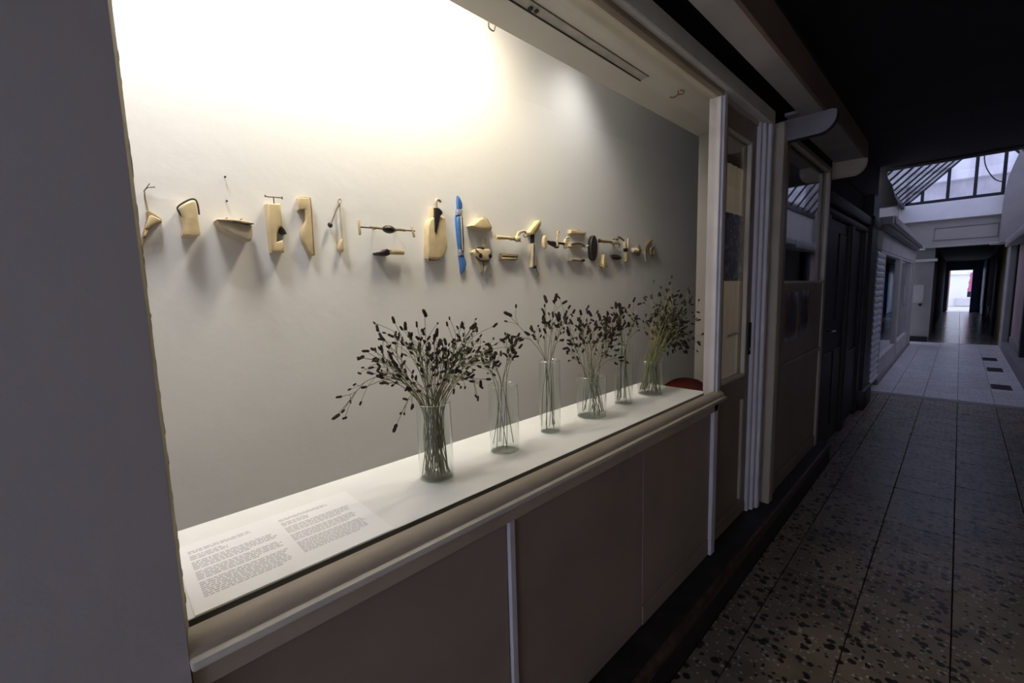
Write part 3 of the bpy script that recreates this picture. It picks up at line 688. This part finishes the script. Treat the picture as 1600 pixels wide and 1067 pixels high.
def bunch(c, R, h, n, lean, spread, height, seed, label, group, heads=(3, 5), droop=.25, hs=1.0, back=.06):
    global nstem
    rnd = random.Random(seed)
    up = Vector((0, 0, 1))
    for i in range(n):
        a0 = rnd.uniform(0, 2*PI); rr = R*.90*math.sqrt(rnd.random())
        p0 = Vector((c[0]+rr*math.cos(a0), c[1]+rr*math.sin(a0), ZP+.012+rnd.uniform(0, .012)))
        # lean direction: along the plinth (y) mostly, a little across (x)
        ty = lean[1]+rnd.gauss(0, spread); tx = lean[0]+rnd.gauss(0, spread*.42)
        ro = Vector((max(-1, min(1, tx*1.5))*.45+rnd.uniform(-.5, .5), max(-1, min(1, ty*1.2))*.6+rnd.uniform(-.42, .42), 0))
        if ro.length > .86: ro *= .86/ro.length
        rim = Vector((c[0], c[1], ZP+h))+ro*R
        L_ = height*rnd.uniform(.45, 1.0)
        d = Vector((tx, ty, 1)); d.normalize()
        tip = rim+d*L_; bend = droop*L_*(tx*tx+ty*ty)
        tip.z -= bend
        tip.x = min(tip.x, -.825+rnd.uniform(-.03, 0)); tip.x = max(tip.x, XW+.12)
        mid = rim+d*L_*.55
        mid.x = min(mid.x, -.83)
        path = spline([p0, p0.lerp(rim, .5)+Vector((rnd.uniform(-.003, .003), rnd.uniform(-.003, .003), 0)), rim, mid, tip], 4)
        b = B(); tube(b, path, .0011, 4, rfun=lambda t: .0016-.0008*t)
        ends = [(path[-1], (path[-1]-path[-2]).normalized(), rnd.uniform(.85, 1.35))]
        for k in range(rnd.randint(*heads)-1):
            j = rnd.randint(int(len(path)*.68), len(path)-3)
            q = path[j]; tdir = (path[j+1]-path[j]).normalized()
            side = Vector((rnd.gauss(0, .55), rnd.gauss(0, 1), rnd.gauss(0, .5))); side -= tdir*side.dot(tdir); side.normalize()
            bl = L_*rnd.uniform(.12, .38)
            e1 = q+(tdir*.75+side*.4)*bl*.55; e2 = q+(tdir*.8+side*.6)*bl
            for e in (e1, e2): e.x = min(e.x, -.815)
            tube(b, spline([q, e1, e2], 3), .0007, 3)
            ends.append((e2, (e2-e1).normalized(), rnd.uniform(.45, 1.0)))
            if rnd.random() < .3:
                e3 = e1+(tdir*.6-side*.5)*bl*.5; e3.x = min(e3.x, -.815)
                tube(b, [e1, e3], .0006, 3); ends.append((e3, (e3-e1).normalized(), rnd.uniform(.4, .7)))
        st_ = build('burnet_stem', b, M['stem'], loc=p0, smooth=80); tag(st_, label, 'dried flower', group); nstem += 1
        for e, dr, s in ends:
            o = bpy.data.objects.new('flower_head', rnd.choice(hm)); COL.objects.link(o); o.parent = st_
            o.rotation_mode = 'QUATERNION'; o.rotation_quaternion = (dr+Vector((rnd.gauss(0, .3), rnd.gauss(0, .3), rnd.gauss(0, .3)))).to_track_quat('Z', 'Y')
            ln_ = .0175*s*hs*HS; o.scale = (ln_*(.85 if s > .8 else 1.05),)*2+(ln_,)
            o.location = e+dr*ln_*.4-p0
VS = [((-.979, .640), .0470, .2125, 'wide glass vase nearest the camera, packed with dark burnet stems'),
      ((-.983, .903), .0470, .2160, 'glass vase second from the camera, holding only a few stems'),
      ((-.998, 1.143), .0375, .2600, 'tall slim glass vase third from the camera'),
      ((-1.000, 1.398), .0585, .1640, 'short wide glass vase fourth from the camera, stems leaning right'),
      ((-1.008, 1.649), .0395, .2580, 'slim glass vase fifth from the camera'),
      ((-1.006, 1.885), .0590, .1640, 'low wide glass vase farthest from the camera, beside the window jamb')]
for c, R, h, lab in VS: vase(c, R, h, lab)
g = 'burnet stems in the %s vase'
bunch(VS[0][0], .0447, .2125, 58, (.0, .05), .72, .26, 11, 'dried burnet stem with dark heads in the nearest, packed vase', g % 'nearest', (4, 6), .30, .95)
bunch(VS[1][0], .0447, .2160, 8, (.0, .25), .60, .15, 12, 'dried burnet stem in the second vase from the camera', g % 'second', (5, 7), .28, 1.15)
bunch(VS[2][0], .0352, .2600, 9, (-.02, -.05), .46, .24, 13, 'dried burnet stem in the tall slim third vase', g % 'third', (4, 6), .15, 1.3)
bunch(VS[3][0], .0562, .1640, 24, (-.03, .22), .52, .275, 14, 'dried burnet stem in the short wide fourth vase', g % 'fourth', (4, 6), .12, 1.3)
bunch(VS[4][0], .0372, .2580, 14, (-.02, .10), .46, .20, 15, 'dried burnet stem in the slim fifth vase', g % 'fifth', (4, 7), .12, 1.35)
bunch(VS[5][0], .0567, .1640, 58, (-.16, 1.4), .52, .46, 16, 'dried burnet stem in the low wide farthest vase', g % 'farthest', (5, 7), .08, 1.4)

# ================================================================== OBJECTS ON THE WALL
CROPS = {'a': (160, 260, 5.614), 'b': (400, 280, 6.154), 'c': (640, 290, 7.114), 'd': (830, 330, 7.273)}
def wp(cr, u, v, off=0.0):
    ox, oy, s = CROPS[cr]; return at(ox+u/s, oy+v/s, XW+off)
def mpp(cr, u, v): return (wp(cr, u+1, v)-wp(cr, u, v)).length
class Tool:
    def __init__(s, cr, name, label, cat, anchor):
        s.cr = cr; s.t = thing(name, label, cat, wp(cr, *anchor))
        s.t['group'] = 'glazed tool shapes hung in a row on the gallery wall'
    def slab(s, name, pts, mat, th, off=0.0, bev=.004, seg=3, parent=None, ext=None):
        pp = [wp(s.cr, u, v, off+th) for u, v in pts]
        for q in pp: q.x = XW+off
        return build(name, prism(B(), pp, (th, 0, 0), bev, seg), M[mat], parent or s.t, smooth=50)
    def wire(s, name, pts, mat, rpx, off=.012, sm=True, r2=None, seg=7, rip=0, parent=None, offs=None):
        pp = [wp(s.cr, u, v, off if offs is None else offs[i]) for i, (u, v) in enumerate(pts)]
        if sm and len(pp) > 2: pp = spline(pp, 5)
        if rip:
            q = []
            for a, b in zip(pp[:-1], pp[1:]):
                m_ = max(2, int((b-a).length/.0035)); q += [a.lerp(b, k/m_) for k in range(m_)]
            pp = q+[pp[-1]]
        k = mpp(s.cr, *pts[0]); r0 = rpx*k; r1 = (r2 if r2 is not None else rpx)*k; n = len(pp)
        rf = (lambda t: (r0+(r1-r0)*t)*(1+(rip if int(round(t*(n-1))) % 2 else -rip))) if (rip or r1 != r0) else None
        return build(name, tube(B(), pp, r0, seg, rf), M[mat], parent or s.t, smooth=60)
    def blob(s, name, c, rx, ry, mat, off=.012, dx=.010, ang=0, parent=None):
        k = mpp(s.cr, *c); ctr = wp(s.cr, *c, off)
        return build(name, ellipsoid(B(), ctr, (dx, rx*k, ry*k*.92), 16, 10, Matrix.Rotation(ang, 3, 'X')), M[mat], parent or s.t, smooth=60)
    def peg(s, c, off):
        ctr = wp(s.cr, *c, off); return build('wall_peg', tube(B(), [(XW-.002, ctr.y, ctr.z), (XW+off, ctr.y, ctr.z)], .0018, 6), M['twine'], s.t)
def ell(cx, cy, rx, ry, n=20): return [(cx+rx*math.cos(2*PI*k/n), cy+ry*math.sin(2*PI*k/n)) for k in range(n)]

t = Tool('a', 'scraper_pendant', 'triangular cream scraper with striped handle hung by a tied cord, leftmost on the wall', 'tool', (420, 500))
t.slab('frame', [(385, 400), (400, 383), (432, 400), (478, 430), (520, 458), (522, 490), (480, 505), (440, 525), (408, 560), (380, 640), (355, 710), (338, 716), (330, 695), (345, 620), (362, 560), (376, 510), (388, 450)], 'boned', .020)
t.slab('scraper_face', [(412, 430), (440, 427), (512, 463), (517, 480), (478, 494), (428, 518), (408, 543), (378, 538), (396, 472)], 'bone', .028)
t.slab('handle_inlay', [(376, 552), (402, 556), (384, 612), (358, 612)], 'bone', .024, bev=.002)
t.wire('cord', [(402, 385), (390, 335), (376, 275), (370, 212)], 'twine', 4, .010); t.wire('cord', [(390, 385), (378, 330), (368, 270), (370, 212)], 'twine', 4, .010)
t.wire('cord_tail', [(370, 208), (400, 186), (432, 184), (462, 177)], 'cord', 4, .010); t.wire('cord_tail', [(370, 208), (392, 180), (415, 150)], 'cord', 4, .010); t.wire('cord_tail', [(400, 186), (440, 180), (465, 192)], 'twine', 3, .010)
t.peg((370, 210), .011)

t = Tool('a', 'stitched_block', 'bone shaped cream block with black stitched edging along its top', 'tool', (770, 610))
t.slab('body', [(678, 362), (720, 325), (790, 297), (818, 300), (832, 350), (840, 420), (846, 490), (858, 555), (860, 600), (845, 612), (790, 614), (722, 608), (708, 597), (716, 530), (712, 460), (692, 405)], 'bone', .045, bev=.014, seg=4)
t.wire('stitched_edge', [(712, 456), (680, 415), (658, 372), (672, 345), (722, 312), (778, 288), (818, 295), (838, 345), (849, 422)], 'cord', 9, .030, rip=.25)

t = Tool('a', 'wedge_block', 'grey cream wedge pointing left with a dark cord along its top edge', 'tool', (1180, 640))
t.slab('body', [(1012, 470), (1090, 474), (1150, 486), (1250, 506), (1322, 520), (1324, 600), (1304, 650), (1272, 656), (1150, 597), (1060, 542), (1016, 494)], 'stone', .055, bev=.008)
t.slab('top_face', [(1008, 464), (1050, 458), (1120, 458), (1220, 470), (1326, 492), (1326, 506), (1240, 500), (1150, 482), (1060, 474)], 'bone', .060, bev=.003)
t.wire('cord_edge', [(1142, 484), (1195, 487), (1250, 500), (1328, 503)], 'cord', 6, .061, rip=.2)
t.peg((1095, 452), .055); t.peg((1222, 462), .055)

t = Tool('b', 'notched_bar', 'tall cream bar with a square notch, a black tooth and a wire crosspiece on top', 'tool', (190, 700))
t.slab('body', [(108, 230), (240, 233), (248, 330), (256, 446), (228, 470), (206, 525), (203, 602), (262, 583), (274, 655), (276, 704), (152, 706), (138, 580), (122, 400)], 'bone', .032, bev=.006)
t.slab('tooth', [(250, 448), (278, 480), (302, 524), (272, 528), (240, 508), (222, 478)], 'black', .028, bev=.004)
t.wire('stem', [(174, 234), (168, 172)], 'cord', 5, .016); t.wire('crosspiece', [(86, 160), (120, 170), (170, 172), (254, 180)], 'cord', 5, .020)
t.wire('end_stop', [(86, 150), (90, 172)], 'cord', 5, .020); t.wire('end_stop', [(250, 166), (253, 194)], 'cord', 5, .020)

t = Tool('b', 'curved_cutter', 'long curved cream blade with a square head, outlined in dark brown', 'tool', (500, 735))
ol = [(410, 176), (465, 173), (522, 180), (532, 290), (540, 420), (548, 560), (562, 730), (545, 738), (505, 688), (455, 595), (436, 520), (458, 452), (484, 388), (480, 330), (474, 288), (412, 292), (408, 230)]
t.slab('blade', ol, 'bone', .022, bev=.004); t.wire('outline_cord', ol+[ol[0]], 'boned', 5.5, .016, sm=False)

t = Tool('b', 'forked_spoon', 'slender two legged stick with a dark berry tip and a small spoon', 'tool', (830, 690))
t.wire('long_leg', [(803, 232), (814, 400), (830, 600)], 'stone', 8, .012, r2=13); t.slab('spoon', [(832, 570), (846, 600), (847, 696), (825, 700), (802, 668), (803, 615)], 'bone', .022, bev=.004)
t.wire('short_leg', [(800, 236), (766, 310), (724, 416)], 'twine', 6, .014, r2=5); t.blob('berry', (712, 441), 21, 28, 'black', .014, .010, .3)
t.wire('loop', [(800, 236), (788, 208), (803, 187), (819, 204), (806, 236)], 'stone', 5, .012); t.peg((803, 196), .012)

t = Tool('b', 'cross_spindle', 'horizontal spindle with a large black oval in the middle and a crosspin at each end', 'tool', (1270, 515))
t.wire('shaft', [(985, 458), (1250, 478), (1528, 498)], 'cord', 6, .045); t.blob('oval', (1278, 483), 58, 36, 'black', .045, .020, -.06)
t.wire('coil', [(1090, 462), (1218, 474)], 'twine', 10, .045, rip=.3); t.wire('coil', [(1338, 482), (1440, 492)], 'twine', 10, .045, rip=.3)
t.slab('crosspin', [(979, 382), (1001, 382), (1013, 535), (994, 537)], 'bone', .006, .042, .002, 2); t.slab('crosspin', [(1490, 445), (1502, 445), (1536, 555), (1518, 560)], 'bone', .006, .042, .002, 2)
t.peg((1180, 470), .045); t.peg((1390, 488), .045)

t = Tool('b', 'dark_tipped_bar', 'short pale bar with a black snub tip below the cross spindle', 'tool', (1290, 730))
t.wire('bar', [(1290, 700), (1418, 704)], 'bone', 22, .022, seg=12); t.slab('tip', [(1160, 704), (1190, 696), (1232, 690), (1262, 668), (1284, 674), (1292, 700), (1290, 728), (1262, 737), (1172, 727)], 'black', .034, 0, .008, 3)

t = Tool('c', 'cleaver_body', 'large cream cleaver shape with a black wedge and a curled hook on top', 'tool', (310, 815))
t.slab('body', [(262, 350), (300, 342), (345, 350), (383, 340), (410, 362), (410, 480), (409, 560), (424, 612), (426, 690), (406, 750), (368, 797), (330, 818), (215, 808), (203, 760), (204, 600), (206, 450), (226, 385)], 'bone', .032, bev=.008, seg=4)
t.slab('backing_plate', [(255, 345), (290, 335), (350, 345), (385, 345), (400, 400), (400, 740), (330, 830), (215, 845), (188, 760), (188, 460), (215, 385)], 'boned', .012, bev=.004)
t.slab('neck', [(268, 238), (292, 238), (300, 350), (262, 350)], 'bone', .030, bev=.005)
t.wire('hook', [(290, 250), (288, 200), (300, 160), (325, 158), (348, 182)], 'stone', 18, .022, r2=12, seg=10)
t.slab('wedge', [(285, 242), (326, 246), (358, 272), (373, 308), (346, 338), (330, 400), (306, 515), (297, 522), (290, 505), (286, 400)], 'black', .040, bev=.006)
t.wire('cord_tail', [(204, 765), (204, 828), (222, 842), (240, 834)], 'bone', 7, .020)

t = Tool('c', 'blue_knife', 'slim blue double ended knife with a pale stripe along its handle', 'tool', (590, 970))
t.slab('blade', [(541, 110), (556, 122), (578, 165), (591, 205), (590, 240), (581, 264), (541, 260), (538, 180)], 'blue', .014, bev=.004)
t.slab('wrapping', [(536, 260), (582, 263), (580, 328), (534, 326)], 'mesh', .018, bev=.004)
t.slab('handle', [(533, 345), (560, 338), (598, 352), (606, 500), (612, 640), (609, 704), (566, 704), (548, 560), (536, 430)], 'blue', .020, bev=.006)
t.slab('dark_stripe', [(562, 334), (586, 334), (606, 716), (582, 716)], 'cord', .022, bev=.002); t.slab('pale_stripe', [(570, 334), (580, 334), (599, 718), (590, 718)], 'bone', .025, bev=.002)
t.slab('wrapping', [(560, 704), (606, 706), (609, 778), (563, 778)], 'mesh', .018, bev=.004)
t.slab('blade', [(565, 784), (610, 784), (630, 830), (636, 880), (618, 940), (586, 976), (577, 960), (571, 870)], 'blue', .014, bev=.004)

t = Tool('c', 'faceted_pebble', 'rounded triangular cream pebble above the heart shaped mask', 'tool', (810, 490))
pb_ = t.slab('body', [(698, 442), (722, 422), (790, 366), (825, 350), (868, 378), (896, 430), (920, 464), (900, 490), (780, 490), (716, 466)], 'bone', .042, bev=.014, seg=4)
t.slab('rim', [(696, 440), (788, 358), (826, 344), (872, 376), (922, 466), (905, 494), (780, 497), (714, 474)], 'boned', .014, bev=.003)

t = Tool('c', 'heart_mask', 'cream heart shaped mask with two black eyes and a dark knot loop', 'tool', (825, 960))
t.slab('brow', [(716, 738), (738, 706), (775, 698), (830, 706), (888, 700), (920, 738), (905, 795), (872, 836), (800, 832), (735, 782)], 'bone', .030, bev=.008)
t.slab('jaw', [(722, 770), (760, 790), (818, 832), (826, 950), (806, 960)], 'stone', .022, bev=.004); t.slab('jaw', [(834, 834), (872, 832), (912, 795), (852, 958), (832, 954)], 'stone', .022, bev=.004)
t.blob('eye', (785, 776), 22, 24, 'black', .028, .008); t.blob('eye', (893, 780), 20, 24, 'black', .028, .008)
t.wire('seam', [(732, 708), (762, 735), (785, 770)], 'cord', 4, .031); t.wire('seam', [(912, 735), (900, 755), (893, 778)], 'cord', 4, .031)
t.wire('cord_edge', [(716, 745), (760, 850), (806, 960)], 'cord', 5, .014); t.wire('cord_edge', [(735, 790), (800, 836), (872, 838)], 'cord', 4, .026)
t.slab('knot', [(800, 678), (832, 680), (834, 704), (800, 702)], 'cord', .030, bev=.004); t.wire('loop', [(815, 678), (818, 625), (832, 588), (846, 608), (836, 650), (822, 680)], 'bone', 6, .016)

t = Tool('c', 'whistle_pin', 'pale tapered pin with a curled scoop at its right end', 'tool', (1100, 600))
t.wire('pin', [(958, 574), (1100, 582), (1190, 592)], 'bone', 17, .032, r2=10, seg=10); t.wire('ring', [(1116, 583), (1160, 588)], 'boned', 14, .032, rip=.25)
t.blob('hub', (1196, 592), 30, 26, 'bone', .034, .016); t.wire('curl', [(1190, 590), (1208, 540), (1240, 512), (1278, 510), (1298, 540), (1284, 566), (1264, 548)], 'stone', 12, .034, r2=8, seg=9)
t.slab('scoop', [(1190, 570), (1215, 512), (1236, 500), (1262, 506), (1225, 545), (1212, 600)], 'bone', .012, .028, .003); t.wire('spur', [(1215, 600), (1232, 622)], 'bone', 7, .034); t.peg((1060, 580), .03)

t = Tool('c', 'slotted_bar', 'small slotted cream bar under the curled pin', 'tool', (1110, 825))
t.slab('body', [(1028, 752), (1205, 764), (1212, 772), (1200, 828), (1024, 826), (1018, 815)], 'boned', .018, bev=.004); t.slab('slot_lip', [(1035, 762), (1200, 772), (1196, 784), (1040, 778)], 'bone', .022, bev=.002); t.slab('slot_lip', [(1040, 798), (1192, 804), (1190, 818), (1036, 818)], 'bone', .022, bev=.002)

t = Tool('c', 'scoop_hammer', 'angled cream scoop on a black neck and long handle with a thread below', 'tool', (1385, 905))
t.slab('scoop', [(1336, 520), (1376, 465), (1448, 380), (1466, 392), (1464, 432), (1432, 500), (1394, 540), (1350, 544)], 'bone', .032, bev=.005); t.slab('hollow_shade', [(1378, 505), (1456, 402), (1458, 428), (1424, 488), (1390, 522)], 'boned', .0335, bev=.001)  # darker inner slab paints the shade inside the scoop
t.slab('neck', [(1374, 540), (1392, 540), (1390, 644), (1374, 644)], 'black', .020, bev=.003)
t.slab('handle', [(1368, 640), (1402, 640), (1406, 800), (1428, 862), (1416, 906), (1364, 906), (1365, 800)], 'stone', .024, bev=.006); t.wire('handle_seam', [(1384, 645), (1382, 780), (1384, 890)], 'cord', 4, .025); t.blob('handle_end', (1386, 902), 20, 14, 'black', .016, .012)
t.wire('thread', [(1404, 912), (1416, 948), (1434, 985), (1414, 1006), (1406, 1032)], 'twine', 2.5, .006)

t = Tool('d', 'disc_spindle', 'spindle with a black cone between two upright cream discs and a wire loop', 'tool', (270, 420))
t.slab('disc', ell(166, 350, 22, 76), 'bone', .016, .024, .005); t.wire('shaft', [(185, 345), (260, 355), (390, 372)], 'black', 9, .032)
t.slab('cone', [(228, 345), (252, 335), (310, 350), (326, 375), (320, 418), (298, 402), (236, 368)], 'black', .028, .018, .008); t.slab('collar', [(292, 345), (308, 348), (316, 395), (300, 398)], 'bone', .033, .018, .003)
t.wire('loop', [(292, 336), (300, 285), (300, 240), (311, 228), (319, 252), (300, 336)], 'bone', 5, .030); t.slab('disc', ell(402, 368, 19, 58), 'bone', .014, .024, .005)
t.wire('curl', [(395, 312), (412, 298), (432, 312), (425, 332), (408, 330)], 'stone', 7, .034); t.wire('spur', [(405, 402), (432, 402)], 'bone', 10, .034); t.peg((275, 365), .03)

t = Tool('d', 'plain_bar', 'plain pale curved bar, topmost of three stacked bars', 'tool', (540, 265)); t.slab('body', [(455, 208), (530, 213), (600, 228), (626, 246), (624, 272), (540, 262), (452, 250)], 'bone', .022, bev=.006); t.slab('edge', [(455, 204), (540, 209), (628, 240), (628, 248), (536, 218), (455, 214)], 'boned', .016, bev=.002)
t = Tool('d', 'hooked_bar', 'pale bar with a hooked right end, middle of three stacked bars', 'tool', (540, 405)); t.slab('body', [(455, 374), (520, 364), (565, 370), (590, 388), (600, 408), (520, 402), (458, 402)], 'bone', .022, bev=.005); t.wire('hook', [(575, 385), (610, 404), (632, 400), (648, 386)], 'stone', 8, .014, r2=5); t.wire('wire_edge', [(458, 372), (530, 362), (580, 376), (612, 392)], 'cord', 3.5, .023)
t = Tool('d', 'black_tipped_bar', 'pale bar with a black pointed tip, lowest of three stacked bars', 'tool', (540, 572)); t.slab('body', [(450, 532), (470, 530), (572, 543), (576, 572), (458, 572), (446, 556)], 'stone', .022, bev=.005); t.wire('inlay', [(470, 550), (570, 558)], 'boned', 6, .021); t.slab('tip', [(570, 545), (612, 543), (622, 558), (610, 572), (574, 570)], 'black', .026, bev=.005); t.wire('point', [(615, 558), (652, 552)], 'bone', 6, .014, r2=3)
t = Tool('d', 'black_oval', 'tall flat black oval standing upright on the wall', 'tool', (718, 560)); t.slab('body', ell(718, 418, 36, 142, 28), 'black', .026, bev=.008); t.slab('rim', ell(718, 418, 38, 145, 28), 'cord', .010, bev=.002)
t = Tool('d', 'claw_pick', 'thin pick ending in a cluster of curled claws', 'tool', (960, 430)); t.wire('shaft', [(772, 334), (850, 344), (938, 350)], 'twine', 11, .028, r2=8, seg=8); t.blob('shaft_end', (774, 335), 10, 14, 'black', .028, .010)
t.slab('head', [(928, 330), (960, 320), (1000, 342), (1008, 370), (962, 378), (934, 366)], 'stone', .026, .012, .005); t.wire('claw', [(938, 362), (938, 395), (952, 432)], 'bone', 9, .026, r2=5); t.wire('claw', [(992, 362), (1004, 385), (996, 412)], 'bone', 9, .026, r2=5); t.wire('claw', [(955, 328), (982, 294), (1012, 302), (1052, 332)], 'twine', 6, .030); t.wire('claw', [(925, 330), (950, 318), (985, 322)], 'cord', 5, .030); t.peg((860, 345), .027)
t = Tool('d', 'tripod_pendant', 'small three legged cream pendant below the thin pick', 'tool', (838, 640)); t.slab('body', [(832, 490), (838, 490), (850, 540), (860, 630), (838, 644), (818, 636), (822, 540)], 'bone', .022, bev=.005); t.wire('foot', [(824, 570), (806, 610), (788, 636)], 'boned', 8, .012); t.wire('foot', [(850, 590), (862, 636)], 'stone', 7, .012)
t = Tool('d', 'black_capsule', 'small horizontal black capsule under the claws', 'tool', (965, 538)); t.blob('body', (964, 523), 60, 17, 'black', .010, .014, -.05); t.wire('seam', [(910, 520), (960, 523), (1020, 527)], 'cord', 5, .021)
t = Tool('d', 'clip_pen', 'narrow upright clip with a black middle and a thin spike', 'tool', (1090, 572)); t.slab('jaw', [(1066, 345), (1082, 348), (1092, 420), (1076, 422)], 'bone', .014, bev=.003); t.wire('spike', [(1102, 308), (1098, 370), (1094, 422)], 'stone', 5, .010, r2=8); t.slab('grip', [(1074, 420), (1100, 424), (1102, 456), (1078, 456)], 'black', .018, bev=.003); t.slab('shaft', [(1080, 455), (1106, 458), (1104, 520), (1098, 574), (1078, 572)], 'bone', .016, bev=.004)
t = Tool('d', 'bulb_screw', 'tiny screw shape with a rounded bulb on its right', 'tool', (1200, 480)); t.wire('shank', [(1146, 442), (1200, 446)], 'stone', 12, .016, rip=.2, seg=9); t.blob('bulb', (1216, 446), 27, 36, 'boned', .016, .014); t.wire('tip', [(1236, 444), (1256, 440)], 'stone', 9, .016, r2=5)
t = Tool('d', 'curved_hook', 'thin curved dark wire hook near the right end of the row', 'tool', (1300, 560)); t.wire('upper_arm', [(1360, 330), (1325, 368), (1294, 415), (1290, 455)], 'twine', 9, .010, r2=7); t.wire('lower_arm', [(1290, 455), (1292, 500), (1302, 566)], 'stone', 9, .010, r2=4)
t = Tool('d', 'small_clasp', 'small rounded clasp, last on the right end of the row', 'tool', (1370, 500)); t.wire('ring', [(1352, 450), (1358, 420), (1378, 412), (1390, 450), (1380, 492), (1360, 485), (1352, 450)], 'boned', 8, .012); t.slab('body', ell(1366, 455, 10, 34, 14), 'stone', .016, bev=.003); t.wire('spike', [(1388, 368), (1380, 418)], 'stone', 4, .012)
for k, (u, v, lab) in enumerate(((1070, 98, 'upper of two small nails in the wall above the grey wedge'), (1085, 308, 'lower of two small nails in the wall above the grey wedge'))):
    q = wp('a', u, v); tag(build('wall_nail', tube(tube(B(), [(XW-.01, q.y, q.z), (XW+.010, q.y, q.z)], .0012, 6), [(XW+.010, q.y, q.z), (XW+.0115, q.y, q.z)], .003, 8), M['cord'], loc=q), lab, 'nail', 'small nails in the wall')
